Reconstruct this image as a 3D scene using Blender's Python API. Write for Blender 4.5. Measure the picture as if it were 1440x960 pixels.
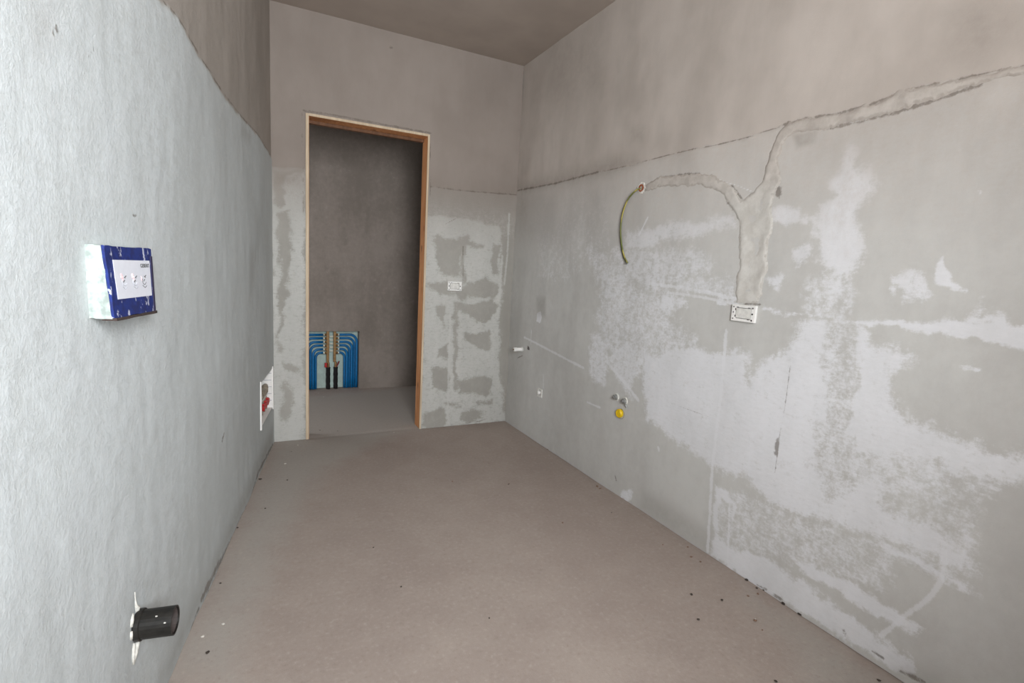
import bpy, bmesh, math, random
import numpy as np
from mathutils import Vector, Matrix

for o in list(bpy.data.objects):
    bpy.data.objects.remove(o)
scene = bpy.context.scene
COL = scene.collection

# ------------------------------------------------------------------ camera
F_PX, YAW, PITCH, ROLL = 715.07, 0.4687, -0.1350, 0.0544
CAM = np.array([-1.7851, -3.573, 1.1939])
XL, AL, H = -1.6975, 0.1599, 2.7038          # left corner, splay of the left wall, ceiling height
D0, D1, DOOR_H = -1.4982, -0.7093, 2.1        # doorway
REAR = -3.95                                  # wall behind the camera
ALC = 1.371                                   # far wall of the corridor


def basis(yaw, pitch, roll):
    cy, sy, cp, sp = math.cos(yaw), math.sin(yaw), math.cos(pitch), math.sin(pitch)
    f = np.array([sy * cp, cy * cp, sp])
    r = np.array([cy, -sy, 0.0])
    u = np.cross(r, f)
    c, s = math.cos(roll), math.sin(roll)
    return c * r + s * u, -s * r + c * u, f


RV, UV, FV = basis(YAW, PITCH, ROLL)
cam = bpy.data.cameras.new('camera')
cam.sensor_fit = 'HORIZONTAL'
cam.sensor_width = 36.0
cam.lens = F_PX * 36.0 / 1440.0
cam.clip_start = 0.02
camo = bpy.data.objects.new('camera', cam)
COL.objects.link(camo)
m = Matrix.Identity(4)
for i in range(3):
    m[i][0], m[i][1], m[i][2], m[i][3] = RV[i], UV[i], -FV[i], CAM[i]
camo.matrix_world = m
scene.camera = camo

# ------------------------------------------------------------------ world, daylight, exposure
world = bpy.data.worlds.new('sky')
scene.world = world
world.use_nodes = True
world.node_tree.nodes['Background'].inputs['Color'].default_value = (0.75, 0.86, 1.0, 1)
world.node_tree.nodes['Background'].inputs['Strength'].default_value = 1.2
WALL_T = 0.55                                 # unseen rear wall, made thick so its reveal shades the near right wall
WIN = (-2.02, -1.02, 0.95, 2.30)              # window in the wall behind the camera: x0 x1 z0 z1
win_light = bpy.data.lights.new('window_daylight', 'AREA')
win_light.shape = 'RECTANGLE'
win_light.size, win_light.size_y = WIN[1] - WIN[0], WIN[3] - WIN[2]
win_light.energy = 172
win_light.color = (0.935, 0.968, 1.0)
wl = bpy.data.objects.new('window_daylight', win_light)
COL.objects.link(wl)
wl.location = ((WIN[0] + WIN[1]) / 2, REAR - WALL_T - 0.03, (WIN[2] + WIN[3]) / 2)
wl.rotation_euler = (math.radians(90), 0, 0)    # shines towards +y
cor_light = bpy.data.lights.new('corridor_fill', 'AREA')    # added fill that brightens the corridor from its unseen end
cor_light.shape = 'RECTANGLE'
cor_light.size, cor_light.size_y = 0.9, 1.9
cor_light.energy = 19
cor_light.color = (1.0, 0.96, 0.92)
cl = bpy.data.objects.new('corridor_fill', cor_light)
COL.objects.link(cl)
cl.location = (-2.79, 0.72, 1.1)
cl.rotation_euler = (0, math.radians(-90), 0)    # shines towards +x
vs = scene.view_settings
vs.view_transform = 'Standard'
vs.look = 'None'
vs.gamma = 1.0
vs.use_curve_mapping = False
vs.exposure = 0.0

# ------------------------------------------------------------------ pixel -> place
NL = np.array([math.cos(AL), -math.sin(AL), 0.0])     # left wall normal (into the room)
TL = np.array([-math.sin(AL), -math.cos(AL), 0.0])    # along the left wall, away from the far corner
OL = np.array([XL, 0.0, 0.0])


def hit(x, y, n, o):
    d = FV * F_PX + RV * (x - 720) - UV * (y - 480)
    n = np.asarray(n, float)
    return CAM + d * (((np.asarray(o, float) - CAM) @ n) / (d @ n))


def on_right(x, y):
    q = hit(x, y, (1, 0, 0), (0, 0, 0))
    return (-q[1], q[2])


def on_back(x, y):
    q = hit(x, y, (0, 1, 0), (0, 0, 0))
    return (q[0] - XL, q[2])


def on_left(x, y):
    q = hit(x, y, NL, OL)
    return (float((q - OL) @ TL), q[2])


def on_far(x, y):
    q = hit(x, y, (0, 1, 0), (0, ALC, 0))
    return (q[0], q[2])


def on_floor(x, y):
    q = hit(x, y, (0, 0, 1), (0, 0, 0))
    return (q[0], q[1])


# ------------------------------------------------------------------ materials
def rgb(r, g, b):
    f = lambda c: ((c / 255 + 0.055) / 1.055) ** 2.4 if c > 10 else c / 255 / 12.92
    return (f(r), f(g), f(b), 1)


class NT:
    """small helper around a node tree"""

    def __init__(self, name):
        self.mat = bpy.data.materials.new(name)
        self.mat.use_nodes = True
        self.t = self.mat.node_tree
        self.bsdf = self.t.nodes['Principled BSDF']
        self.coord = self.t.nodes.new('ShaderNodeTexCoord').outputs['Object']

    def put(self, sock, v):
        if isinstance(v, bpy.types.NodeSocket):
            self.t.links.new(v, sock)
        else:
            sock.default_value = v

    def noise(self, scale, detail=4, rough=0.55, stretch=None, off=(0, 0, 0)):
        mp = self.t.nodes.new('ShaderNodeMapping')
        self.put(mp.inputs['Vector'], self.coord)
        if stretch:
            mp.inputs['Scale'].default_value = stretch
        mp.inputs['Location'].default_value = off
        n = self.t.nodes.new('ShaderNodeTexNoise')
        self.put(n.inputs['Vector'], mp.outputs[0])
        n.inputs['Scale'].default_value = scale
        n.inputs['Detail'].default_value = detail
        n.inputs['Roughness'].default_value = rough
        return n.outputs['Fac']

    def math(self, op, a, b=0.0, c=0.0):
        n = self.t.nodes.new('ShaderNodeMath')
        n.operation = op
        for s, v in zip(n.inputs, (a, b, c)):
            self.put(s, v)
        return n.outputs[0]

    def step(self, v, lo, hi, a=0.0, b=1.0):
        n = self.t.nodes.new('ShaderNodeMapRange')
        n.interpolation_type = 'SMOOTHSTEP'
        for s, x in zip(n.inputs, (v, lo, hi, a, b)):
            self.put(s, x)
        return n.outputs[0]

    def mix(self, f, a, b):
        n = self.t.nodes.new('ShaderNodeMix')
        n.data_type = 'RGBA'
        self.put(n.inputs[0], f)
        self.put(n.inputs[6], a)
        self.put(n.inputs[7], b)
        return n.outputs[2]

    def attr(self, name):
        n = self.t.nodes.new('ShaderNodeAttribute')
        n.attribute_name = name
        return n.outputs['Fac']

    def bump(self, h, strength=0.4, dist=0.003):
        n = self.t.nodes.new('ShaderNodeBump')
        self.put(n.inputs['Height'], h)
        n.inputs['Strength'].default_value = strength
        n.inputs['Distance'].default_value = dist
        self.put(self.bsdf.inputs['Normal'], n.outputs[0])

    def done(self, color, rough=0.8, metal=0.0, spec=0.3):
        self.put(self.bsdf.inputs['Base Color'], color)
        self.put(self.bsdf.inputs['Roughness'], rough)
        self.bsdf.inputs['Metallic'].default_value = metal
        self.bsdf.inputs['Specular IOR Level'].default_value = spec
        return self.mat


def simple(name, c, rough=0.6, metal=0.0, var=0.12, scale=60, spec=0.4, bump=0.0):
    n = NT(name)
    k = n.noise(scale, 3)
    dark = tuple(x * (1 - var) for x in c[:3]) + (1,)
    lite = tuple(min(1, x * (1 + var)) for x in c[:3]) + (1,)
    if bump:
        n.bump(k, bump, 0.002)
    return n.done(n.mix(n.step(k, 0.3, 0.7), dark, lite), rough, metal, spec)


def plaster(name, low_a, low_b, skim_a, skim_b, up_a, up_b, bump=0.55, streak=(1, 1, 0.35), contrast=1.0):
    n = NT(name)
    big = n.noise(1.7, 4, 0.6)
    mid = n.noise(6, 6, 0.62, streak)
    fine = n.noise(95, 6, 0.75)
    med = n.noise(24, 7, 0.7, None, (5, 8, 2))
    hor = n.noise(30, 6, 0.72, (1, 1, 2.8), (3, 1, 7))
    ver = n.noise(34, 5, 0.7, (1, 1, 0.20), (9, 4, 2))
    grain = n.noise(260, 3, 0.6)
    low = n.mix(n.step(n.math('ADD', n.math('MULTIPLY', big, 0.4), n.math('ADD', n.math('MULTIPLY', mid, 0.35), n.math('MULTIPLY', med, 0.25))), 0.38, 0.62), low_a, low_b)
    sk = n.mix(n.step(n.math('ADD', n.math('MULTIPLY', mid, 0.6), n.math('MULTIPLY', hor, 0.4)), 0.35, 0.65), skim_a, skim_b)
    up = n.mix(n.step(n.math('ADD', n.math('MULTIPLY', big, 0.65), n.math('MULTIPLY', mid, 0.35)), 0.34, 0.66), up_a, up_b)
    z = lambda x, k: n.math('MULTIPLY', n.math('SUBTRACT', x, 0.5), k)
    rag = n.math('ADD', n.math('ADD', z(fine, 1.6), z(med, 1.9)), n.math('ADD', z(hor, 1.3), z(ver, 0.7)))
    mask = n.step(n.math('ADD', n.attr('skim'), rag), -0.42, 0.52)
    col = n.mix(n.math('MULTIPLY', mask, contrast), low, sk)
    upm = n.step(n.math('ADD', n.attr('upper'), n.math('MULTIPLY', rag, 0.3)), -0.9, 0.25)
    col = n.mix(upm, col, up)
    st = n.math('MULTIPLY', n.attr('stain'), n.step(n.math('ADD', med, n.math('MULTIPLY', mid, 0.6)), 0.55, 1.0, 0.4, 1.0))
    col = n.mix(n.math('MINIMUM', st, 1.0), col, rgb(122, 113, 104))
    ln = n.step(n.math('ADD', n.attr('line'), n.math('ADD', z(fine, 1.6), z(med, 1.8))), -0.1, 0.6)
    col = n.mix(n.math('MULTIPLY', ln, 0.6), col, skim_b)
    ck = n.step(n.math('ADD', n.attr('crack'), n.math('ADD', z(fine, 1.8), z(med, 3.0))), 0.0, 0.8)
    col = n.mix(n.math('MULTIPLY', ck, 0.7), col, rgb(108, 99, 90))
    col = n.mix(n.step(grain, 0.60, 0.78, 0, 0.12), col, rgb(120, 116, 110))
    hgt = n.math('ADD', n.math('MULTIPLY', fine, 0.3), n.math('ADD', n.math('MULTIPLY', n.math('ADD', mid, n.math('MULTIPLY', med, 0.5)), 0.8), n.math('MULTIPLY', mask, 0.15)))
    hgt = n.math('SUBTRACT', n.math('ADD', hgt, n.math('MULTIPLY', grain, 0.10)), n.math('MULTIPLY', ck, 0.4))
    n.bump(hgt, bump, 0.006)
    return n.done(col, 0.92, 0, 0.15)


M = {}
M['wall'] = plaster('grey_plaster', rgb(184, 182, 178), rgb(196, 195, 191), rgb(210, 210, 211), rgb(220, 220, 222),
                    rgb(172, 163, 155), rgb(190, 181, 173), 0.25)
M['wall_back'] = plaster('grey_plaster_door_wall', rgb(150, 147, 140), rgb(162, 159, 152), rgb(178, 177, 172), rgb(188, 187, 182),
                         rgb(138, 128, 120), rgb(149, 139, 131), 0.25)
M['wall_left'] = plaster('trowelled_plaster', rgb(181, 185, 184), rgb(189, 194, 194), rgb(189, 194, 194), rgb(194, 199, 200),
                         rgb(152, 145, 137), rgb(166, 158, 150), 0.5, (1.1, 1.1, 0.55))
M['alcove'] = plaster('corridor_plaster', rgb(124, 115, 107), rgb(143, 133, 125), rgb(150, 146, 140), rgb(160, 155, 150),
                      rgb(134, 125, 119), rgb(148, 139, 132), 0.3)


def chase_mat():
    n = NT('filled_chase_plaster')
    a = n.noise(14, 6, 0.65)
    b = n.noise(90, 5, 0.7)
    c = n.mix(n.step(a, 0.36, 0.64), rgb(186, 182, 175), rgb(202, 199, 193))
    c = n.mix(n.math('MULTIPLY', n.attr('arm'), 0.85), c, n.mix(n.step(a, 0.36, 0.64), rgb(166, 157, 149), rgb(184, 176, 168)))
    c = n.mix(n.step(b, 0.6, 0.75, 0, 0.25), c, rgb(164, 157, 149))
    e = n.step(n.math('ADD', n.attr('edge'), n.math('MULTIPLY', n.math('ADD', n.math('SUBTRACT', b, 0.5), n.math('MULTIPLY', n.math('SUBTRACT', a, 0.5), 1.6)), 1.8)), 0.5, 1.0)
    c = n.mix(n.math('MULTIPLY', e, 0.38), c, rgb(136, 126, 116))
    n.bump(n.math('ADD', a, n.math('MULTIPLY', b, 0.4)), 0.35, 0.005)
    return n.done(c, 0.92, 0, 0.15)


M['chase'] = chase_mat()


def floor_mat():
    n = NT('dusty_screed')
    big = n.noise(1.3, 5, 0.6)
    mid = n.noise(6, 6, 0.65)
    fine = n.noise(60, 6, 0.7)
    gr = n.noise(240, 3, 0.7)
    c = n.mix(n.step(n.math('ADD', n.math('MULTIPLY', big, 0.5), n.math('ADD', n.math('MULTIPLY', mid, 0.3), n.math('MULTIPLY', fine, 0.2))), 0.36, 0.64), rgb(151, 138, 130), rgb(162, 150, 141))
    d = n.step(n.math('ADD', n.attr('dust_and_cast'), n.math('MULTIPLY', n.math('SUBTRACT', mid, 0.5), 1.2)), -0.5, 0.6)
    c = n.mix(n.math('MULTIPLY', d, 0.85), c, rgb(163, 157, 150))
    c = n.mix(n.step(fine, 0.52, 0.75, 0, 0.5), c, rgb(180, 168, 158))
    c = n.mix(n.step(fine, 0.45, 0.28, 0, 0.35), c, rgb(132, 118, 109))
    c = n.mix(n.step(gr, 0.6, 0.8, 0, 0.4), c, rgb(116, 102, 94))
    n.bump(n.math('ADD', fine, n.math('MULTIPLY', gr, 0.5)), 0.35, 0.003)
    return n.done(c, 0.9, 0, 0.2)


M['floor'] = floor_mat()
M['ceiling'] = simple('ceiling_plaster', rgb(168, 156, 146), 0.95, var=0.06, scale=3, spec=0.1)


def wood(name, a, b, spots=True):
    n = NT(name)
    g = n.noise(9, 6, 0.6, (6, 6, 0.5))
    k = n.noise(11, 2, 0.5, (1, 1, 0.45), (2, 5, 1))
    c = n.mix(n.step(g, 0.35, 0.65), a, b)
    if spots:
        c = n.mix(n.step(k, 0.66, 0.72, 0, 0.75), c, rgb(70, 44, 26))
    n.bump(g, 0.25, 0.003)
    return n.done(c, 0.65, 0, 0.3)


M['wood'] = wood('raw_brown_wood', rgb(176, 118, 74), rgb(202, 144, 98))
M['wood_x'] = M['wood']
M['wood_pale'] = wood('pale_wood_edge', rgb(188, 168, 142), rgb(204, 186, 160), False)
M['wood_dark'] = wood('dark_wood_strip', rgb(92, 62, 42), rgb(110, 76, 52), False)
M['white'] = simple('white_plastic', rgb(232, 230, 226), 0.45, var=0.03)
M['white_dirty'] = simple('dusty_white_plastic', rgb(214, 212, 206), 0.6, var=0.1)
M['dark'] = simple('dark_hole', rgb(58, 54, 54), 0.8)
M['gap'] = simple('shadowed_grey_plastic', rgb(150, 147, 144), 0.7)
M['screw'] = simple('dull_screw_steel', rgb(110, 104, 104), 0.5, 0.5)
M['black'] = simple('black_pipe_plastic', rgb(30, 28, 25), 0.45, var=0.4, scale=45)
M['black_in'] = simple('dusty_pipe_inside', rgb(66, 58, 55), 0.7, var=0.25)
M['grime'] = simple('plaster_splash', rgb(206, 204, 196), 0.9, var=0.15, scale=120, bump=0.4)
M['foam'] = simple('white_polystyrene', rgb(166, 177, 171), 0.8, var=0.30, scale=55, bump=0.9)


def blue_mat():
    n = NT('blue_splashed_cover')
    a = n.noise(38, 4, 0.65, None, (4, 2, 1))
    b = n.noise(160, 4, 0.7)
    v = n.noise(55, 3, 0.6, (1, 1, 0.5), (7, 1, 3))
    c = n.mix(n.step(b, 0.35, 0.65), rgb(20, 44, 116), rgb(30, 58, 142))
    c = n.mix(n.step(a, 0.42, 0.5, 0, 0.4), rgb(22, 34, 92), c)
    c = n.mix(n.step(n.math('ADD', v, n.math('MULTIPLY', b, 0.3)), 0.74, 0.80, 0, 0.75), c, rgb(205, 208, 222))
    return n.done(c, 0.5, 0, 0.4)


M['blue'] = blue_mat()
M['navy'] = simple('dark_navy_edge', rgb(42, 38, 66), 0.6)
M['brown_strip'] = simple('dark_brown_strip', rgb(62, 50, 46), 0.8)
M['paper'] = simple('printed_label', rgb(216, 218, 226), 0.5, var=0.02)
M['ink'] = simple('dark_ink', rgb(92, 92, 92), 0.6)
M['ink_red'] = simple('pale_red_ink', rgb(222, 184, 186), 0.6)
M['ink_grey'] = simple('grey_ink', rgb(172, 174, 180), 0.6)
M['pipe_blue'] = simple('blue_corrugated_pipe', rgb(12, 104, 160), 0.45, var=0.15)
M['brass'] = simple('dull_brass', rgb(140, 110, 74), 0.45, 0.6, var=0.2)
M['nickel'] = simple('pale_nickel', rgb(204, 204, 190), 0.35, 0.4)
M['mint'] = simple('pale_mint_insulation', rgb(188, 206, 198), 0.8, var=0.08, scale=30)
M['red'] = simple('red_valve_plastic', rgb(168, 28, 28), 0.45)
M['red_dark'] = simple('dark_red_handle', rgb(120, 40, 44), 0.5)
M['insul'] = simple('black_foam_sleeve', rgb(24, 22, 24), 0.9, var=0.3)
M['yellow'] = simple('yellow_cap_plastic', rgb(222, 186, 24), 0.4, var=0.08)
M['yellow_shaded'] = simple('shaded_yellow_ring', rgb(116, 104, 26), 0.6)
M['steel'] = simple('galvanised_steel', rgb(172, 172, 170), 0.35, 0.75, var=0.25)
M['wire_yg'] = None
M['wire_grey'] = simple('grey_green_wire', rgb(84, 86, 66), 0.5)
M['orange'] = simple('rust_orange_conduit', rgb(150, 84, 52), 0.7, var=0.25)
M['conduit'] = simple('pale_valve_metal', rgb(150, 140, 126), 0.5, 0.3, var=0.25)
M['crumb_dark'] = simple('dark_mortar', rgb(66, 58, 52), 0.95, var=0.3)
M['crumb_light'] = simple('white_plaster_chip', rgb(205, 200, 192), 0.9, var=0.1)
M['crumb_brown'] = simple('brown_mortar', rgb(126, 100, 84), 0.95, var=0.25)
n_ = NT('yellow_green_wire')
_k = n_.noise(30, 2, 0.5, (1, 1, 0.3))
M['wire_yg'] = n_.done(n_.mix(n_.step(_k, 0.45, 0.55), rgb(170, 158, 84), rgb(104, 110, 58)), 0.45)


# ------------------------------------------------------------------ mesh helpers
def link(o, parent=None):
    COL.objects.link(o)
    if parent is not None:
        o.parent = parent
        o.matrix_parent_inverse = parent.matrix_world.inverted()
    return o


def tag(o, label=None, cat=None, group=None, kind=None):
    for k, v in (('label', label), ('category', cat), ('group', group), ('kind', kind)):
        if v:
            o[k] = v
    return o


def empty(name, loc):
    o = bpy.data.objects.new(name, None)
    o.empty_display_size = 0.05
    COL.objects.link(o)
    o.matrix_world = Matrix.Translation(Vector([float(c) for c in loc]))
    o.location = [float(c) for c in loc]
    bpy.context.view_layer.update()
    return o


def from_bm(name, bm, mat, parent=None, smooth=False):
    me = bpy.data.meshes.new(name)
    bmesh.ops.recalc_face_normals(bm, faces=bm.faces)
    if smooth:
        for f in bm.faces:
            f.smooth = True
    bm.to_mesh(me)
    bm.free()
    me.materials.append(mat)
    return link(bpy.data.objects.new(name, me), parent)


class Frame:
    """local axes: a along, b up, n out of the surface"""

    def __init__(self, o, a, b):
        self.o = Vector([float(c) for c in o])
        self.a = Vector([float(c) for c in a]).normalized()
        self.b = Vector([float(c) for c in b]).normalized()
        self.n = self.a.cross(self.b).normalized()

    def __call__(self, x, y, z=0.0):
        return self.o + self.a * x + self.b * y + self.n * z

    def mat(self):
        m = Matrix.Identity(4)
        for i in range(3):
            m[i][0], m[i][1], m[i][2], m[i][3] = self.a[i], self.b[i], self.n[i], self.o[i]
        return m


def box(bm, fr, x0, x1, y0, y1, z0, z1, bevel=0.0):
    v = [bm.verts.new(fr(x, y, z)) for x in (x0, x1) for y in (y0, y1) for z in (z0, z1)]
    fs = [bm.faces.new([v[i] for i in q]) for q in ((0, 1, 3, 2), (4, 6, 7, 5), (0, 4, 5, 1), (2, 3, 7, 6), (0, 2, 6, 4), (1, 5, 7, 3))]
    if bevel:
        ed = list({e for f in fs for e in f.edges})
        bmesh.ops.bevel(bm, geom=ed, offset=bevel, segments=2, affect='EDGES', profile=0.6)


def lathe(bm, fr, prof, seg=20, cx=0.0, cy=0.0, cap=True):
    """profile of (radius, height along n)"""
    rings = []
    for r, h in prof:
        rings.append([bm.verts.new(fr(cx + r * math.cos(2 * math.pi * k / seg), cy + r * math.sin(2 * math.pi * k / seg), h)) for k in range(seg)])
    for A, B in zip(rings, rings[1:]):
        for k in range(seg):
            bm.faces.new((A[k], A[(k + 1) % seg], B[(k + 1) % seg], B[k]))
    if cap:
        bm.faces.new(rings[0])
        bm.faces.new(rings[-1])


def tube(bm, pts, r, seg=8, rfun=None):
    pts = [Vector([float(c) for c in p]) for p in pts]
    rings = []
    up = Vector((0.13, 0.31, 0.94))
    for i, p in enumerate(pts):
        d = (pts[min(i + 1, len(pts) - 1)] - pts[max(i - 1, 0)]).normalized()
        s = d.cross(up)
        if s.length < 0.05:
            s = d.cross(Vector((1, 0, 0)))
        s.normalize()
        t = s.cross(d).normalized()
        up = t
        rr = r if rfun is None else rfun(i)
        rings.append([bm.verts.new(p + s * rr * math.cos(2 * math.pi * k / seg) + t * rr * math.sin(2 * math.pi * k / seg)) for k in range(seg)])
    for A, B in zip(rings, rings[1:]):
        for k in range(seg):
            bm.faces.new((A[k], A[(k + 1) % seg], B[(k + 1) % seg], B[k]))
    bm.faces.new(rings[0])
    bm.faces.new(rings[-1])


def smooth_path(pts, n=8):
    pts = [np.array(p, float) for p in pts]
    P = [2 * pts[0] - pts[1]] + pts + [2 * pts[-1] - pts[-2]]
    out = []
    for i in range(1, len(P) - 2):
        for k in range(n):
            t = k / n
            a, b, c, d = P[i - 1], P[i], P[i + 1], P[i + 2]
            out.append(0.5 * (2 * b + (c - a) * t + (2 * a - 5 * b + 4 * c - d) * t * t + (3 * b - a - 3 * c + d) * t ** 3))
    out.append(pts[-1])
    return out


# ------------------------------------------------------------------ fields on the walls
def vnoise(u, v, scale, seed):
    rng = np.random.RandomState(seed)
    L = rng.rand(64, 64)
    x, y = u * scale, v * scale
    xi, yi = np.floor(x).astype(int), np.floor(y).astype(int)
    fx, fy = x - xi, y - yi
    fx, fy = fx * fx * (3 - 2 * fx), fy * fy * (3 - 2 * fy)
    g = lambda a, b: L[a % 64, b % 64]
    return (g(xi, yi) * (1 - fx) + g(xi + 1, yi) * fx) * (1 - fy) + (g(xi, yi + 1) * (1 - fx) + g(xi + 1, yi + 1) * fx) * fy - 0.5


def seg_dist(U, V, a, b):
    ax, ay, bx, by = a[0], a[1], b[0], b[1]
    dx, dy = bx - ax, by - ay
    t = np.clip(((U - ax) * dx + (V - ay) * dy) / (dx * dx + dy * dy + 1e-12), 0, 1)
    return np.hypot(U - ax - t * dx, V - ay - t * dy)


def sdf_poly(U, V, poly):
    """positive inside"""
    d = np.full(U.shape, 9.0)
    ins = np.zeros(U.shape, bool)
    for a, b in zip(poly, poly[1:] + poly[:1]):
        d = np.minimum(d, seg_dist(U, V, a, b))
        if a[1] != b[1]:
            c = (a[1] > V) != (b[1] > V)
            ins ^= c & (U < (b[0] - a[0]) * (V - a[1]) / (b[1] - a[1]) + a[0])
    return np.where(ins, d, -d)


def line_dist(U, V, pts):
    d = np.full(U.shape, 9.0)
    for a, b in zip(pts, pts[1:]):
        d = np.minimum(d, seg_dist(U, V, a, b))
    return d


def axis(brk, step):
    out = []
    for a, b in zip(brk, brk[1:]):
        n = max(1, int(round((b - a) / step)))
        out += list(np.linspace(a, b, n, endpoint=False))
    return np.array(out + [brk[-1]])


def sheet(name, us, vs_, place, height, attrs, mat, parent=None, keep=None, slab=None, thick=0.12):
    """gridded surface; place(u, v, n) -> xyz arrays; slab = rectangles (u0,u1,v0,v1) of solid wall behind it"""
    U, V = np.meshgrid(us, vs_, indexing='ij')
    Nn = height(U, V)
    xyz = np.stack(place(U, V, Nn), -1).reshape(-1, 3)
    nu, nv = len(us), len(vs_)
    idx = np.arange(nu * nv).reshape(nu, nv)
    q = np.stack([idx[:-1, :-1], idx[1:, :-1], idx[1:, 1:], idx[:-1, 1:]], -1)
    if keep is not None:
        uc, vc = np.meshgrid((us[:-1] + us[1:]) / 2, (vs_[:-1] + vs_[1:]) / 2, indexing='ij')
        q = q[keep(uc, vc)]
    q = q.reshape(-1, 4)
    at = {k: np.asarray(f(U, V), float).ravel() for k, f in attrs.items()}
    used = np.unique(q)
    remap = np.zeros(nu * nv, int)
    remap[used] = np.arange(len(used))
    xyz, q = xyz[used], remap[q]
    at = {k: a[used] for k, a in at.items()}
    nsm = len(q)
    for (u0, u1, v0, v1) in (slab or []):
        A = np.array([(u, v, n) for u in (u0, u1) for v in (v0, v1) for n in (-0.012, -thick)])
        b = np.stack(place(A[:, 0], A[:, 1], A[:, 2]), -1)
        o = len(xyz)
        xyz = np.vstack([xyz, b])
        q = np.vstack([q, o + np.array([(0, 1, 3, 2), (4, 6, 7, 5), (0, 4, 5, 1), (2, 3, 7, 6), (0, 2, 6, 4), (1, 5, 7, 3)])])
        at = {k: np.concatenate([a, np.full(8, -1.0 if k in ('skim', 'upper', 'line', 'crack') else 0.0)]) for k, a in at.items()}
    me = bpy.data.meshes.new(name)
    me.vertices.add(len(xyz))
    me.vertices.foreach_set('co', xyz.astype(np.float32).ravel())
    me.loops.add(q.size)
    me.loops.foreach_set('vertex_index', q.astype(np.int32).ravel())
    me.polygons.add(len(q))
    me.polygons.foreach_set('loop_start', np.arange(0, q.size, 4, dtype=np.int32))
    me.polygons.foreach_set('use_smooth', np.arange(len(q)) < nsm)
    me.update(calc_edges=True)
    for k, a in at.items():
        at_ = me.attributes.new(k, 'FLOAT', 'POINT')
        at_.data.foreach_set('value', a.astype(np.float32))
    me.validate()
    me.materials.append(mat)
    return link(bpy.data.objects.new(name, me), parent)


def skim_field(add, sub, conv, base=-1.0):
    """add/sub: (pixel polygon, softness in metres, top level)"""
    add = [([conv(*p) for p in P], s, l) for P, s, l in add]
    sub = [([conv(*p) for p in P], s, l) for P, s, l in sub]

    def f(U, V):
        W = (U + 0.035 * vnoise(U, V, 11, 71) + 0.022 * vnoise(U, V, 31, 72), V + 0.030 * vnoise(U, V, 13, 73) + 0.016 * vnoise(U, V, 37, 74))
        U, V = W
        out = np.full(U.shape, base)
        for P, s, l in add:
            out = np.maximum(out, np.clip(sdf_poly(U, V, P) / (s * 1.3), -1, l))
        for P, s, l in sub:
            out = np.minimum(out, np.clip(-sdf_poly(U, V, P) / s, l, 1))
        return out
    return f


def stroke_field(strokes, conv):
    """strokes: (pixel polyline, half width in metres)"""
    st = [([conv(*p) for p in P], w) for P, w in strokes]

    def f(U, V):
        out = np.full(U.shape, -1.0)
        for P, w in st:
            out = np.maximum(out, np.clip(1 - line_dist(U, V, P) / w, -1, 1))
        return out
    return f


def blob_field(blobs, conv):
    """soft stains: (pixel polygon, fade in metres, strength)"""
    bl = [([conv(*p) for p in P], s, k) for P, s, k in blobs]

    def f(U, V):
        out = np.zeros(U.shape)
        for P, s, k in bl:
            t = np.clip(sdf_poly(U, V, P) / s * 0.5 + 0.5, 0, 1)
            out = np.maximum(out, k * t * t * (3 - 2 * t))
        return out
    return f


def ledge(line):
    """signed distance above a line given as (u, z) points"""
    us = np.array([p[0] for p in line])
    zs = np.array([p[1] for p in line])

    def f(U, V):
        return V - np.interp(U, us, zs) - 0.012 * vnoise(U, U * 0, 9, 5) - 0.008 * vnoise(U, U * 0, 31, 6)
    return f


# ================================================================== RIGHT WALL
R_LEDGE = ledge(sorted(on_right(*p) for p in [(727, 268), (780, 258), (840, 242), (890, 232), (950, 215), (1010, 203), (1060, 190),
                                              (1105, 175), (1140, 166), (1180, 160), (1230, 145), (1280, 126), (1320, 118), (1380, 105), (1440, 92)]))
CHASE_PX = [(1068, 426), (1073, 400), (1078, 380), (1081, 345), (1086, 320), (1085, 300), (1088, 275), (1098, 262), (1096, 240), (1096, 225),
            (1101, 205), (1111, 192), (1125, 184), (1160, 181), (1200, 172), (1260, 158), (1330, 136), (1380, 118), (1440, 104), (1500, 90),
            (1500, 76), (1440, 92), (1380, 105), (1320, 117), (1275, 126), (1230, 145), (1180, 160), (1140, 167), (1110, 173), (1098, 185), (1090, 200),
            (1085, 215), (1078, 240), (1072, 258), (1062, 270), (1044, 282), (1034, 268), (1020, 257), (1005, 248), (990, 245), (960, 246),
            (930, 249), (912, 257), (903, 263), (912, 270), (930, 263), (960, 260), (985, 260), (1003, 264), (1016, 273), (1028, 290), (1039, 305),
            (1042, 320), (1040, 350), (1040, 380), (1036, 400), (1036, 426)]
CHASE = [on_right(*p) for p in CHASE_PX]
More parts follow.
